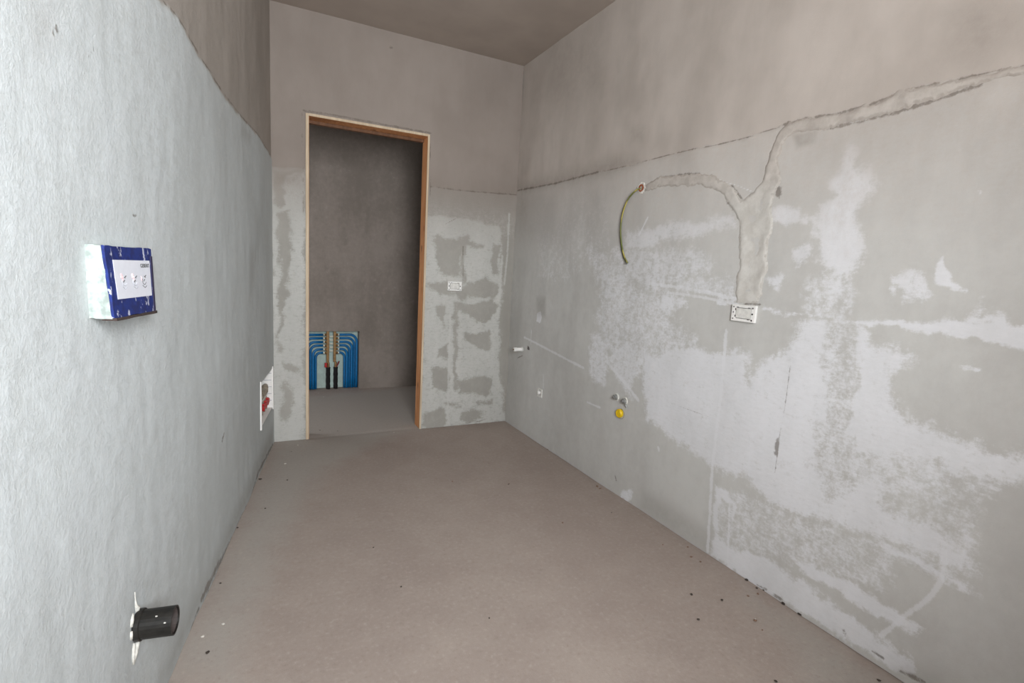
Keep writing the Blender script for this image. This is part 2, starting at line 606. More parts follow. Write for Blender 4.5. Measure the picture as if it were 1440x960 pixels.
R_ADD = [
    ([(905, 500), (940, 492), (975, 484), (1008, 495), (1040, 492), (1055, 494), (1050, 510), (1058, 545), (1064, 515), (1075, 503), (1100, 500),
      (1115, 480), (1130, 450), (1200, 452), (1215, 460), (1240, 490), (1280, 492), (1290, 505), (1262, 525), (1262, 560), (1275, 590),
      (1310, 600), (1350, 610), (1385, 625), (1440, 640), (1470, 650), (1460, 670), (1400, 675), (1380, 690), (1370, 720), (1375, 760), (1385, 790),
      (1383, 803), (1365, 803), (1329, 792), (1285, 770), (1240, 755), (1200, 745), (1150, 730), (1100, 712), (1080, 700), (1070, 688),
      (1050, 672), (1020, 660), (1003, 653), (975, 635), (940, 615), (912, 585), (905, 545)], 0.035, 0.62),
    ([(1075, 432), (1140, 441), (1200, 449), (1260, 453), (1310, 455), (1335, 449), (1380, 448), (1440, 452), (1500, 455), (1500, 512), (1440, 496), (1400, 487),
      (1350, 475), (1290, 470), (1240, 460), (1180, 450), (1120, 442), (1080, 436)], 0.012, 1),
    ([(1005, 745), (1040, 770), (1080, 785), (1110, 808), (1140, 825), (1180, 855), (1215, 880), (1250, 905), (1290, 930), (1300, 950),
      (1270, 948), (1200, 908), (1120, 858), (1070, 825), (1035, 803), (1000, 780)], 0.02, 0.8),
    ([(1120, 790), (1150, 800), (1180, 810), (1215, 830), (1250, 850), (1280, 870), (1312, 888), (1300, 898), (1260, 880), (1225, 862),
      (1200, 845), (1160, 822), (1130, 808)], 0.018, 0.8),
    ([(1015, 690), (1035, 700), (1060, 700), (1100, 720), (1150, 740), (1200, 760), (1240, 765), (1300, 780), (1330, 800), (1310, 800),
      (1270, 790), (1250, 800), (1225, 820), (1190, 810), (1120, 790), (1060, 770), (1020, 760)], 0.05, -0.02),
    ([(1235, 760), (1290, 782), (1330, 800), (1370, 822), (1385, 833), (1370, 832), (1325, 812), (1290, 800), (1240, 775)], 0.02, 0.7),
    ([(1005, 683), (1022, 687), (1034, 708), (1040, 732), (1034, 730), (1028, 712), (1016, 700), (1012, 745), (1004, 745)], 0.015, 0.7),
    ([(1195, 205), (1210, 210), (1208, 235), (1232, 240), (1240, 262), (1215, 285), (1210, 305), (1205, 330), (1212, 350), (1200, 375),
      (1190, 385), (1185, 400), (1180, 420), (1165, 415), (1170, 390), (1155, 380), (1145, 370), (1150, 345), (1145, 330), (1155, 290),
      (1175, 275), (1168, 262), (1180, 245), (1185, 220)], 0.03, 0.9),
    ([(1140, 400), (1165, 385), (1190, 390), (1195, 420), (1180, 442), (1135, 435)], 0.04, 0.05),
    ([(1085, 290), (1105, 288), (1125, 290), (1128, 305), (1105, 315), (1085, 308)], 0.02, 0.8),
    ([(1120, 300), (1150, 304), (1150, 318), (1125, 314)], 0.02, 0.1),
    ([(1327, 362), (1338, 385), (1344, 403), (1355, 404), (1354, 408), (1330, 408), (1315, 403), (1306, 390), (1312, 378)], 0.008, 1),
    ([(1255, 385), (1280, 378), (1290, 392), (1305, 415), (1300, 424), (1280, 418), (1272, 400), (1255, 395)], 0.02, 0.35),
    ([(1248, 402), (1260, 402), (1260, 412), (1248, 410)], 0.012, 0.3),
    ([(1380, 266), (1386, 266), (1386, 275), (1381, 274)], 0.006, 1),
    ([(1365, 430), (1378, 417), (1376, 438), (1385, 438), (1415, 440), (1420, 454), (1350, 454)], 0.02, 0.6),
    ([(1115, 355), (1130, 345), (1142, 352), (1130, 370), (1118, 378)], 0.02, 0.25),
    ([(1345, 515), (1375, 512), (1370, 519), (1350, 519)], 0.006, 1),
    ([(880, 325), (930, 318), (985, 311), (1037, 307), (1040, 318), (1000, 325), (960, 335), (925, 345), (900, 350), (880, 345)], 0.04, 0.4),
    ([(860, 350), (900, 352), (935, 355), (990, 358), (1000, 375), (970, 390), (1030, 402), (1030, 412), (960, 404), (920, 408), (900, 395), (880, 380)], 0.07, 0.12),
    ([(930, 415), (965, 418), (968, 430), (945, 440), (925, 435)], 0.03, 0.4),
    ([(830, 350), (880, 380), (890, 410), (930, 420), (935, 440), (950, 465), (975, 478), (940, 494), (905, 504), (880, 505), (850, 485),
      (840, 450), (850, 420)], 0.09, 0.10),
    ([(832, 470), (850, 475), (858, 510), (850, 540), (838, 535), (832, 520)], 0.05, 0.2),
    ([(885, 480), (910, 495), (905, 520), (890, 530), (888, 558), (872, 535), (860, 510), (862, 485)], 0.05, 0.3),
    ([(745, 275), (800, 268), (850, 262), (850, 300), (845, 340), (800, 380), (770, 380), (760, 330)], 0.15, -0.25),
    ([(1085, 385), (1105, 388), (1100, 405), (1085, 402)], 0.02, 0.25),
    ([(1012, 425), (1024, 426), (1024, 432), (1012, 431)], 0.01, 0.7),
    ([(877, 690), (888, 688), (893, 697), (884, 704), (876, 700)], 0.01, 0.4),
    ([(757, 440), (762, 436), (764, 446), (759, 454), (755, 450)], 0.006, 0.8),
]
R_SUB = [
    ([(1250, 690), (1300, 680), (1370, 675), (1410, 690), (1375, 740), (1360, 770), (1330, 745), (1290, 735), (1255, 710)], 0.06, -0.12),
    ([(1175, 640), (1230, 640), (1270, 650), (1330, 655), (1330, 670), (1240, 672), (1190, 668)], 0.05, 0.12),
    ([(1172, 455), (1200, 455), (1205, 540), (1190, 600), (1165, 600), (1160, 560)], 0.03, 0.05),
    ([(1145, 590), (1200, 620), (1195, 680), (1165, 700), (1150, 660)], 0.04, 0.15),
    ([(1200, 755), (1240, 762), (1235, 790), (1215, 800), (1195, 790)], 0.03, -0.1),
    ([(1260, 790), (1330, 810), (1320, 850), (1270, 850), (1240, 830)], 0.03, -0.7),
    ([(1150, 500), (1172, 490), (1180, 540), (1168, 560), (1155, 540)], 0.02, 0.3),
]
R_LINES = [
    ([(915, 399), (960, 404), (1000, 412), (1038, 421)], 0.010), ([(940, 411), (990, 418), (1038, 428)], 0.008),
    ([(1022, 465), (1017, 530), (1010, 600), (1003, 660), (998, 740), (996, 775)], 0.010),
    ([(1027, 706), (1025, 760), (1024, 790)], 0.006),
    ([(738, 474), (760, 485), (800, 506), (822, 517)], 0.010), ([(854, 508), (875, 533), (898, 562)], 0.012),
    ([(827, 565), (845, 573)], 0.008), ([(912, 306), (900, 330)], 0.008),
    ([(1329, 770), (1329, 798), (1322, 820), (1308, 840), (1280, 860), (1240, 893)], 0.009),
    ([(765, 525), (765, 545)], 0.006), ([(748, 464), (747, 484)], 0.006),
    ([(1008, 252), (1040, 262), (1060, 270)], 0.003), ([(926, 628), (928, 634)], 0.008),
]
R_CRACK = [
    ([(727, 268), (780, 258), (840, 242)], 0.008), ([(840, 242), (890, 232), (950, 215), (1010, 203), (1060, 190), (1105, 175)], 0.004),
    ([(1105, 175), (1140, 166)], 0.009), ([(1140, 166), (1180, 160), (1230, 145), (1280, 126), (1320, 118)], 0.0065), ([(1320, 118), (1380, 105), (1440, 92)], 0.006),
    ([(1160, 182), (1200, 173), (1260, 159), (1330, 137), (1380, 119)], 0.008),
    ([(1094, 240), (1095, 248)], 0.008), ([(1095, 266), (1096, 274)], 0.014),
    ([(1030, 262), (1043, 280)], 0.010), ([(925, 251), (960, 246), (985, 245)], 0.009), ([(1024, 282), (1034, 296)], 0.010),
    ([(1112, 515), (1107, 555), (1100, 600), (1095, 630), (1090, 665)], 0.0035), ([(1095, 618), (1091, 638)], 0.008),
    ([(940, 566), (975, 578), (998, 586)], 0.0025), ([(1046, 427), (1070, 428)], 0.006),
    ([(1229, 915), (1243, 925)], 0.006), ([(1268, 943), (1300, 958)], 0.009), ([(1188, 885), (1190, 893)], 0.008),
    ([(866, 668), (868, 676)], 0.008), ([(743, 487), (745, 491)], 0.010), ([(735, 500), (728, 503)], 0.006),
    ([(1065, 822), (1078, 828)], 0.006), ([(1090, 836), (1100, 842)], 0.008),
]
R_STAIN = [
    ([(730, 262), (800, 242), (870, 222), (900, 226), (850, 247), (790, 262), (735, 274)], 0.06, 0.45),
    ([(1116, 190), (1150, 183), (1148, 200), (1122, 208)], 0.012, 0.4),
    ([(755, 418), (768, 418), (768, 445), (757, 445)], 0.03, 0.4),
    ([(1345, 20), (1400, 5), (1415, 40), (1380, 80), (1340, 75)], 0.10, 0.4),
    ([(770, 60), (850, 40), (850, 110), (800, 160), (775, 150)], 0.15, 0.25),
    ([(885, 180), (905, 182), (905, 200), (888, 198)], 0.06, 0.4),
    ([(730, 270), (790, 268), (790, 340), (745, 345), (728, 330)], 0.12, 0.25),
    ([(905, 690), (960, 720), (1000, 750), (1000, 782), (950, 750), (900, 715)], 0.05, 0.35),
    ([(1270, 930), (1320, 950), (1340, 990), (1260, 945)], 0.06, 0.4),
]


def right_place(u, v, n):
    return -n, -u, v


def right_height(U, V):
    low = np.clip(-R_LEDGE(U, V) / 0.012, 0, 1)
    return 0.004 * low + 0.006 * vnoise(U, V, 1.9, 11) + 0.004 * vnoise(U, V, 5.5, 12) + 0.0016 * vnoise(U, V, 15, 13)


R_END = 3.99
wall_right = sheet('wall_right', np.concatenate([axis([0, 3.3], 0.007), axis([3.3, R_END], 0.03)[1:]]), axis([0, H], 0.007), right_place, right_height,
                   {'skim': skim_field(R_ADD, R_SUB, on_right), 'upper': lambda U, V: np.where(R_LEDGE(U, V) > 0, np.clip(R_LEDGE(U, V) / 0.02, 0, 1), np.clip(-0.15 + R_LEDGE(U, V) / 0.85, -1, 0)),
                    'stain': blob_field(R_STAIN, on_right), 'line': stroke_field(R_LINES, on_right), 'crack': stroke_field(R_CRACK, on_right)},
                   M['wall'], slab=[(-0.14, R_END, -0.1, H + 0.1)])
tag(wall_right, 'rough grey plaster wall with pale skim patches and a filled wiring chase', kind='structure')


def chase_n(U, V):
    s = sdf_poly(U, V, CHASE) + 0.012 * vnoise(U, V, 30, 21) + 0.010 * vnoise(U, V, 75, 22)
    h = np.clip(s * 0.4, -0.012, 0.0032)
    h = h - 0.003 * np.clip((s - 0.02) / 0.03, 0, 1)          # slightly dished in the middle
    h = h + 0.0025 * vnoise(U, V, 24, 23) * (s > 0)
    return right_height(U, V) + h + 0.0005


chase = sheet('filled_wiring_chase', axis([1.35, 3.15], 0.006), axis([1.05, 1.95], 0.006), right_place, chase_n,
              {'arm': lambda U, V: np.clip((V - 1.48) / 0.2, 0, 1), 'edge': lambda U, V: np.clip(1 - np.abs(sdf_poly(U, V, CHASE) + 0.012 * vnoise(U, V, 30, 21) + 0.010 * vnoise(U, V, 75, 22) - 0.001) / 0.012, 0, 1)},
              M['chase'], wall_right, keep=lambda u, v: sdf_poly(u, v, CHASE) > -0.022)
chase['label'] = 'cream mortar filling the Y-shaped wiring chase'

# ================================================================== LEFT WALL
L_LEDGE = ledge(sorted(on_left(*p) for p in [(223, 0), (249, 24), (273, 65), (314, 130), (341, 165), (362.6, 190), (379, 217)]))
NICHE = (0.065, 0.50, 0.252, 0.508)           # s0 s1 z0 z1 of the valve niche
L_ADD = [([(0, 0), (225, 0), (260, 60), (230, 300), (250, 700), (200, 960), (-400, 960), (-400, 0)], 0.5, 0.15),
         ([(190, 585), (196, 585), (197, 660), (192, 660)], 0.012, 1),
         ([(195, 825), (198, 825), (200, 850), (194, 850)], 0.012, 1)]
L_LINES = [([(194, 590), (195, 660)], 0.008), ([(318, 588), (348, 552)], 0.006), ([(196, 822), (197, 850)], 0.006), ([(180, 195), (186, 290)], 0.01),
           ([(250, 920), (245, 945)], 0.006)]
L_CRACK = [([(225, 0), (249, 24), (273, 65), (314, 130), (341, 165), (362.6, 190), (379, 217)], 0.006),
           ([(72, 46), (77, 36)], 0.004), ([(115, 90), (129, 70)], 0.004), ([(110, 108), (119, 103)], 0.003), ([(185, 302), (192, 300)], 0.005),
           ([(311, 620), (314, 608)], 0.008),
           ([(383, 624), (363, 664), (353, 696), (331, 745)], 0.014), ([(325, 760), (300, 806), (284, 840)], 0.020), ([(280, 855), (262, 905), (247, 950)], 0.008)]
L_STAIN = [([(350, 350), (358, 345), (356, 400), (350, 420)], 0.06, 0.3), ([(340, 170), (352, 190), (350, 200), (338, 190)], 0.05, 0.4),
           ([(290, 95), (300, 110), (298, 135), (288, 120)], 0.05, 0.25), ([(265, 70), (300, 120), (340, 200), (300, 200), (260, 130)], 0.2, 0.15),
           ([(40, 0), (70, 10), (75, 50), (45, 60)], 0.05, 0.3),
           ([(383, 600), (383, 626), (330, 745), (285, 835), (240, 950), (225, 950), (280, 830), (320, 745), (360, 650)], 0.07, 0.5)]


def left_place(u, v, n):
    return OL[0] + TL[0] * u + NL[0] * n, OL[1] + TL[1] * u + NL[1] * n, v + 0 * u


def left_height(U, V):
    low = np.clip(-L_LEDGE(U, V) / 0.02, 0, 1)
    fade = np.clip(U / 0.5, 0.15, 1)
    return 0.004 * low + fade * (0.010 * vnoise(U, V, 1.6, 31) + 0.005 * vnoise(U, V, 4.5, 32) + 0.0015 * vnoise(U * 3, V, 6, 33) + 0.0012 * vnoise(U, V, 26, 34))


L_END = 4.02
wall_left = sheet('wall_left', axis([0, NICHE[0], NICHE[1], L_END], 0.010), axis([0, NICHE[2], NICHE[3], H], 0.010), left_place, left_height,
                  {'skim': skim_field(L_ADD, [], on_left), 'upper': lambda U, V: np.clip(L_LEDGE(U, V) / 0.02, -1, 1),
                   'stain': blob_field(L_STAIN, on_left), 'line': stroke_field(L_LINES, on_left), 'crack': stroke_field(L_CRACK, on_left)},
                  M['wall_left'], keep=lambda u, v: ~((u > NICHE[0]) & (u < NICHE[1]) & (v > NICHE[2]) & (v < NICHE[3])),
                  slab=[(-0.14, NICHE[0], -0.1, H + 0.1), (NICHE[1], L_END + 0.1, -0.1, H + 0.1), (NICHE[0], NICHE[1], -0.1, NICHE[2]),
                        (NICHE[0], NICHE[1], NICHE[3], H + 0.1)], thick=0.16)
tag(wall_left, 'pale trowelled plaster wall with a darker band along its top', kind='structure')

# ================================================================== BACK WALL (with the doorway)
B_LEDGE = ledge(sorted(on_back(*p) for p in [(383, 234), (428, 238), (605, 262), (650, 268), (690, 271), (727, 274)]))
WB = -XL
B_ADD = [([(380, 236), (428, 238), (428, 620), (380, 625)], 0.03, 0.5),
         ([(598, 300), (640, 305), (700, 318), (706, 330), (704, 400), (702, 500), (706, 560), (712, 592), (640, 600), (590, 604)], 0.03, 0.45),
         ([(600, 262), (690, 272), (720, 276), (716, 330), (600, 310)], 0.10, -0.15)]
B_SUB = [(P, 0.030, -0.6) for P in [
    [(610, 332), (640, 335), (655, 330), (660, 340), (680, 342), (680, 348), (655, 347), (648, 360), (648, 388), (620, 388), (615, 370), (612, 350)],
    [(692, 340), (703, 345), (700, 385), (690, 385)],
    [(600, 398), (628, 393), (648, 408), (660, 395), (680, 390), (700, 398), (700, 410), (690, 420), (660, 415), (650, 425), (640, 412), (620, 412), (605, 405)],
    [(640, 425), (655, 430), (675, 425), (690, 420), (700, 432), (690, 452), (672, 452), (660, 440), (645, 440)],
    [(610, 430), (625, 430), (626, 460), (612, 440)], [(653, 467), (670, 467), (690, 463), (690, 490), (680, 490), (655, 480)],
    [(617, 490), (630, 480), (630, 505), (615, 500)], [(604, 515), (628, 515), (632, 548), (605, 545)],
    [(640, 532), (690, 530), (690, 555), (645, 552)], [(638, 425), (645, 425), (643, 550), (638, 550)],
    [(598, 582), (620, 573), (628, 590), (622, 602), (598, 604)], [(650, 578), (670, 575), (678, 588), (655, 594), (645, 590)],
    [(623, 565), (650, 568), (640, 571), (622, 568)], [(668, 563), (690, 560), (690, 566), (670, 568)],
    [(649, 350), (654, 350), (654, 400), (649, 400)],
    [(383, 240), (400, 238), (425, 238), (425, 243), (403, 245), (400, 260), (402, 285), (395, 292), (388, 280), (386, 260)],
    [(392, 300), (408, 295), (412, 330), (405, 370), (402, 400), (410, 410), (400, 430), (397, 450), (394, 480), (400, 490), (393, 495), (392, 440), (393, 400), (390, 350)],
    [(400, 508), (412, 510), (427, 514), (427, 520), (405, 522), (400, 518)],
    [(398, 535), (408, 545), (412, 575), (405, 590), (398, 590), (395, 570)]]]
B_LINES = [([(633, 440), (631, 520), (629, 585)], 0.010), ([(716, 300), (713, 360), (709, 400)], 0.010), ([(706, 360), (702, 420)], 0.012)]
B_CRACK = [([(605, 262), (650, 268), (690, 271), (727, 274)], 0.006), ([(426, 155), (470, 162), (540, 175), (606, 187)], 0.008),
           ([(605, 190), (605, 300)], 0.003), ([(425, 158), (426, 300)], 0.004), ([(651, 346), (651, 395)], 0.005), ([(549, 66), (551, 67)], 0.010),
           ([(656, 595), (665, 592), (674, 592), (682, 589)], 0.006), ([(626, 315), (640, 308)], 0.004)]
B_STAIN = [([(383, 240), (428, 240), (428, 262), (383, 262)], 0.05, 0.3), ([(600, 250), (727, 262), (727, 300), (600, 285)], 0.1, 0.3),
           ([(708, 330), (722, 330), (714, 594), (706, 594)], 0.03, 0.15)]


def back_place(u, v, n):
    return XL + u, -n, v + 0 * u


def back_height(U, V):
    low = np.clip(-B_LEDGE(U, V) / 0.02, 0, 1)
    return 0.002 * low + 0.004 * vnoise(U, V, 2.2, 41) + 0.003 * vnoise(U, V, 7, 42) + 0.001 * vnoise(U, V, 20, 43)


du0, du1 = D0 - XL, D1 - XL
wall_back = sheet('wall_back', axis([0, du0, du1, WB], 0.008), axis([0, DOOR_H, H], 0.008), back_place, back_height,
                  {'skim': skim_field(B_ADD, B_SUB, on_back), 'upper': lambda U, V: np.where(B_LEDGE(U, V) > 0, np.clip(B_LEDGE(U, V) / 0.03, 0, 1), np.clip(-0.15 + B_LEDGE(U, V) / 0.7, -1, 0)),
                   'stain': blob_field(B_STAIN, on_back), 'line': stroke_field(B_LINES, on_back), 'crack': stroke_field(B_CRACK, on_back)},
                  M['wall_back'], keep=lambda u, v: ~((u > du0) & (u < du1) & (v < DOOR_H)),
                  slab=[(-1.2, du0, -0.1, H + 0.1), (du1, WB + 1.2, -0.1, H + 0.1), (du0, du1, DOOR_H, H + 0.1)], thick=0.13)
tag(wall_back, 'plaster wall with the doorway, patchy below and smooth beige above', kind='structure')

# ================================================================== FLOOR, CEILING, OTHER WALLS
DUST_AND_CAST = [([(383, 560), (600, 540), (600, 602), (540, 620), (460, 660), (400, 760), (330, 960), (220, 960), (300, 800), (383, 622)], 0.25, 0.9),  # dust, plus a greyer local cast of the light painted into the floor
        ([(1030, 805), (1120, 860), (1260, 945), (1400, 1030), (1150, 1030), (1080, 900), (1040, 850)], 0.12, 0.6)]


def floor_place(u, v, n):
    return u, v, n


wfloor = sheet('floor', axis([-2.75, 1.1], 0.02), axis([REAR - WALL_T, ALC + 0.14], 0.02), floor_place,
               lambda U, V: 0.003 * vnoise(U, V, 2.2, 51) + 0.0015 * vnoise(U, V, 8, 52) - 0.0015
               - 0.004 * np.clip(1 - np.abs(V - 0.02) / 0.03, 0, 1) * ((U > D0) & (U < D1)),
               {'dust_and_cast': lambda U, V: blob_field(DUST_AND_CAST, on_floor)(U, V) * 2 - 1}, M['floor'])
# a slab under the screed
bm = bmesh.new()
WFR = Frame((0, 0, 0), (1, 0, 0), (0, 1, 0))
box(bm, WFR, -2.75, 1.1, REAR - WALL_T, ALC + 0.14, -0.12, -0.012)
from_bm('floor_slab', bm, M['ceiling'], wfloor)
tag(wfloor, 'bare dusty brown-grey screed floor', kind='structure')
bm = bmesh.new()
box(bm, WFR, -2.75, 1.1, REAR - WALL_T, ALC + 0.14, H, H + 0.14)
tag(from_bm('ceiling', bm, M['ceiling']), 'plain grey-brown plastered ceiling', kind='structure')

# corridor behind the doorway: far wall with the recess for the heating manifold
RX0, RX1, RZ1, RDEP = -1.43, -0.912, 0.560, 0.11
AX0, AX1 = -2.7, 1.05


def far_place(u, v, n):
    return u, ALC - n, v + 0 * u


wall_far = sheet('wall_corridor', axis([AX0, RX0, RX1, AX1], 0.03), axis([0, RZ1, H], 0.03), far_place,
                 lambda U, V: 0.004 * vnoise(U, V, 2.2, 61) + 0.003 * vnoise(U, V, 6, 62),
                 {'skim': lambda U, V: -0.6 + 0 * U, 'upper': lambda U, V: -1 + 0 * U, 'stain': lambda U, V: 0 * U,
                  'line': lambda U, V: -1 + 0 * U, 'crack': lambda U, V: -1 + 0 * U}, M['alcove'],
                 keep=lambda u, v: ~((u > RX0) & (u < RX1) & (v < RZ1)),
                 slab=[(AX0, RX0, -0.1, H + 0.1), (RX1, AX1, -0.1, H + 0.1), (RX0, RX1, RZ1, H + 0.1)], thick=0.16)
tag(wall_far, 'plain brownish plaster wall of the corridor beyond the doorway', kind='structure')
for nm, x0, x1 in (('wall_corridor_left', AX0 - 0.1, AX0), ('wall_corridor_right', AX1, AX1 + 0.1)):
    bm = bmesh.new()
    if x0 < 0:      # unseen opening, added so the corridor fill lamp can shine in
        for y0, y1, c0, c1 in ((0.0, 0.26, -0.1, H + 0.1), (1.18, ALC + 0.14, -0.1, H + 0.1), (0.26, 1.18, -0.1, 0.14), (0.26, 1.18, 2.06, H + 0.1)):
            box(bm, WFR, x0, x1, y0, y1, c0, c1)
    else:
        box(bm, WFR, x0, x1, 0.0, ALC + 0.14, -0.1, H + 0.1)
    tag(from_bm(nm, bm, M['ceiling']), 'plain end wall of the corridor beyond the doorway', kind='structure')
# wall behind the camera with its window
bm = bmesh.new()
for x0, x1, z0, z1 in ((-2.75, WIN[0], -0.1, H + 0.1), (WIN[1], 0.14, -0.1, H + 0.1), (WIN[0], WIN[1], -0.1, WIN[2]), (WIN[0], WIN[1], WIN[3], H + 0.1)):
    box(bm, WFR, x0, x1, REAR - WALL_T, REAR, z0, z1)
M['raw'] = simple('dark_unseen_wall', rgb(118, 98, 84), 0.95, var=0.15, scale=12, spec=0.1)  # unseen wall, coloured dark to cut bounced light on the near right wall
tag(from_bm('wall_rear', bm, M['raw']), 'dark unseen wall with the window that lights the room', kind='structure')
win = empty('window_1', ((WIN[0] + WIN[1]) / 2, REAR - WALL_T, WIN[2]))
tag(win, 'open window frame in the wall opposite the doorway', kind='structure')
for x0, x1, z0, z1 in ((WIN[0], WIN[0] + .05, WIN[2], WIN[3]), (WIN[1] - .05, WIN[1], WIN[2], WIN[3]), (WIN[0] + .05, WIN[1] - .05, WIN[2], WIN[2] + .05),
                       (WIN[0] + .05, WIN[1] - .05, WIN[3] - .05, WIN[3])):
    bm = bmesh.new()
    box(bm, WFR, x0, x1, REAR - WALL_T, REAR - WALL_T + 0.06, z0, z1, 0.004)
    from_bm('window_frame', bm, M['white'], win)

# ================================================================== DOOR FRAME
door = empty('door_1', ((D0 + D1) / 2, 0.06, 0))
tag(door, 'doorway lined with raw brown timber boards and no door leaf', kind='structure')
TH = 0.022
YF, YB = -0.008, 0.122
for x0, x1 in ((D0, D0 + 0.018), (D1 - 0.003, D1 + 0.006)):
    bm = bmesh.new()
    box(bm, WFR, x0, x1, YF + 0.006, YB, 0.0, DOOR_H, 0.0015)
    j = from_bm('jamb', bm, M['wood'], door)
    bm = bmesh.new()
    box(bm, WFR, x0 - 0.002, x1 - 0.002 if x0 < -1.2 else x0 + 0.011, YF - 0.001, YF + 0.007, 0.0, DOOR_H + 0.004, 0.001)
    from_bm('jamb_edge', bm, M['wood_pale'], j)
bm = bmesh.new()
box(bm, WFR, D0 + 0.018, D1 - 0.003, YF + 0.006, YB, DOOR_H - 0.010, DOOR_H + 0.004, 0.0015)
head = from_bm('head_board', bm, M['wood'], door)
bm = bmesh.new()
box(bm, WFR, D0 + 0.016, D1 - 0.003, YF - 0.001, YF + 0.007, DOOR_H - 0.009, DOOR_H + 0.006, 0.001)
from_bm('head_edge', bm, M['wood_pale'], head)
bm = bmesh.new()
box(bm, WFR, D0 + 0.018, D1 - 0.003, YB - 0.030, YB, DOOR_H - 0.030, DOOR_H - 0.010, 0.0015)  # dark board added where only shadow lies behind the head board
from_bm('head_shade', bm, M['wood_dark'], head)
bm = bmesh.new()
box(bm, WFR, D0 + 0.018, D0 + 0.026, YB - 0.030, YB, 0.0, DOOR_H - 0.030, 0.001)
from_bm('jamb_stop', bm, M['wood_dark'], door)

# ================================================================== HEATING MANIFOLD in the corridor recess
HM = (-1.163, ALC + 0.05)
FFR = Frame((0, ALC, 0), (1, 0, 0), (0, 0, 1))      # a = x, b = z, n = -y (towards the room)
hm = empty('heating_manifold', (HM[0], ALC + 0.06, 0))
tag(hm, 'underfloor heating manifold with blue pipes in the recess beyond the doorway', 'manifold')
bm = bmesh.new()
box(bm, FFR, RX0, RX1, 0.0, RZ1, -RDEP - 0.01, -RDEP)
from_bm('insulation_board', bm, M['mint'], hm)
bm = bmesh.new()
box(bm, FFR, RX0 - 0.004, RX0 + 0.001, 0.0, RZ1, -RDEP, -0.004)
box(bm, FFR, RX1 - 0.001, RX1 + 0.004, 0.0, RZ1, -RDEP, -0.004)
box(bm, FFR, RX0, RX1, RZ1 - 0.001, RZ1 + 0.004, -RDEP, -0.004)
from_bm('recess_lining', bm, M['alcove'], hm)
NLEV = 6
zl = [0.522 - 0.0345 * i for i in range(NLEV)]
for side in (-1, 1):
    bx = HM[0] + side * 0.031
    bm = bmesh.new()
    box(bm, FFR, bx - 0.012, bx + 0.012, 0.262, RZ1 - 0.004, -0.062, -0.036, 0.003)
    bar = from_bm('manifold_bar', bm, M['brass'], hm)
    for i in range(NLEV):
        bm = bmesh.new()
        fr = Frame((bx, ALC + 0.049, zl[i]), (0, 1, 0), (0, 0, 1))       # n = +x
        lathe(bm, fr, [(0.010, side * 0.010), (0.0135, side * 0.013), (0.0135, side * 0.026), (0.010, side * 0.028)], 6)
        from_bm('outlet_nut', bm, M['brass'], bar)
        bm = bmesh.new()
        lathe(bm, fr, [(0.0115, side * 0.028), (0.0115, side * 0.040)], 10)
        from_bm('clamp_ring', bm, M['nickel'], bar)
        # blue pipe: out sideways, round the bend, down into the floor
        xo = HM[0] + side * 0.072
        xv = (HM[0] + 0.122 + (NLEV - 1 - i) * 0.0222) if side > 0 else (HM[0] - 0.136 - (NLEV - 1 - i) * 0.0222)
        rad = 0.045 + 0.004 * (NLEV - 1 - i)
        pts = [(xo, zl[i]), (xv - side * rad, zl[i])]
        pts += [(xv - side * rad * (1 - math.sin(t)), zl[i] - rad * (1 - math.cos(t))) for t in np.linspace(0.2, math.pi / 2, 7)]
        pts += [(xv, zz) for zz in np.linspace(zl[i] - rad - 0.03, 0.006, 4)]
        bm = bmesh.new()
        tube(bm, [(x, ALC + 0.049 + 0.012 * (i % 2), z) for x, z in pts], 0.0112, 8)
        from_bm('heating_pipe', bm, M['pipe_blue'], hm, True)
for i in range(NLEV - 1):
    bm = bmesh.new()
    box(bm, FFR, HM[0] - 0.017, HM[0] + 0.017, (zl[i] + zl[i + 1]) / 2 - 0.006, (zl[i] + zl[i + 1]) / 2 + 0.006, -0.058, -0.046, 0.002)
    from_bm('bar_spacer', bm, M['nickel'], hm)
for side, mm in ((-1, 'red'), (1, 'red_dark')):
    bx = HM[0] + (-0.026 if side < 0 else 0.042)
    bm = bmesh.new()
    fr = Frame((bx, ALC + 0.049, 0), (1, 0, 0), (0, 1, 0))               # n = +z
    lathe(bm, fr, [(0.008, 0.21), (0.013, 0.212), (0.013, 0.25), (0.009, 0.262)], 10)
    v = from_bm('shutoff_valve', bm, M['brass'], hm)
    bm = bmesh.new()
    if side < 0:
        box(bm, FFR, bx - 0.034, bx - 0.012, 0.214, 0.258, -0.046, -0.026, 0.004)
    else:
        tube(bm, [(bx + 0.006, ALC + 0.03, 0.222), (bx + 0.018, ALC + 0.028, 0.245), (bx + 0.028, ALC + 0.026, 0.272)], 0.006, 8)
    from_bm('lever', bm, M[mm], v)
    bm = bmesh.new()
    tube(bm, [(bx, ALC + 0.049, z) for z in np.linspace(0.004, 0.212, 10)], 0.02, 12, lambda i: 0.0195 + 0.0016 * math.sin(i * 2.3))
    from_bm('insulated_supply_pipe', bm, M['insul'], hm, True)

# ================================================================== VALVE NICHE in the left wall
LFR = Frame(OL, TL, (0, 0, 1))
SGN = 1.0 if (LFR.n.dot(Vector([float(c) for c in NL])) > 0) else -1.0


def L(s, z, d):
    return Vector([float(c) for c in (OL + TL * s + NL * d)]) + Vector((0, 0, z))


class LeftFrame(Frame):
    def __init__(self, s=0.0, z=0.0):
        self.o, self.a, self.b, self.n = L(s, z, 0), Vector([float(c) for c in TL]), Vector((0, 0, 1)), Vector([float(c) for c in NL])


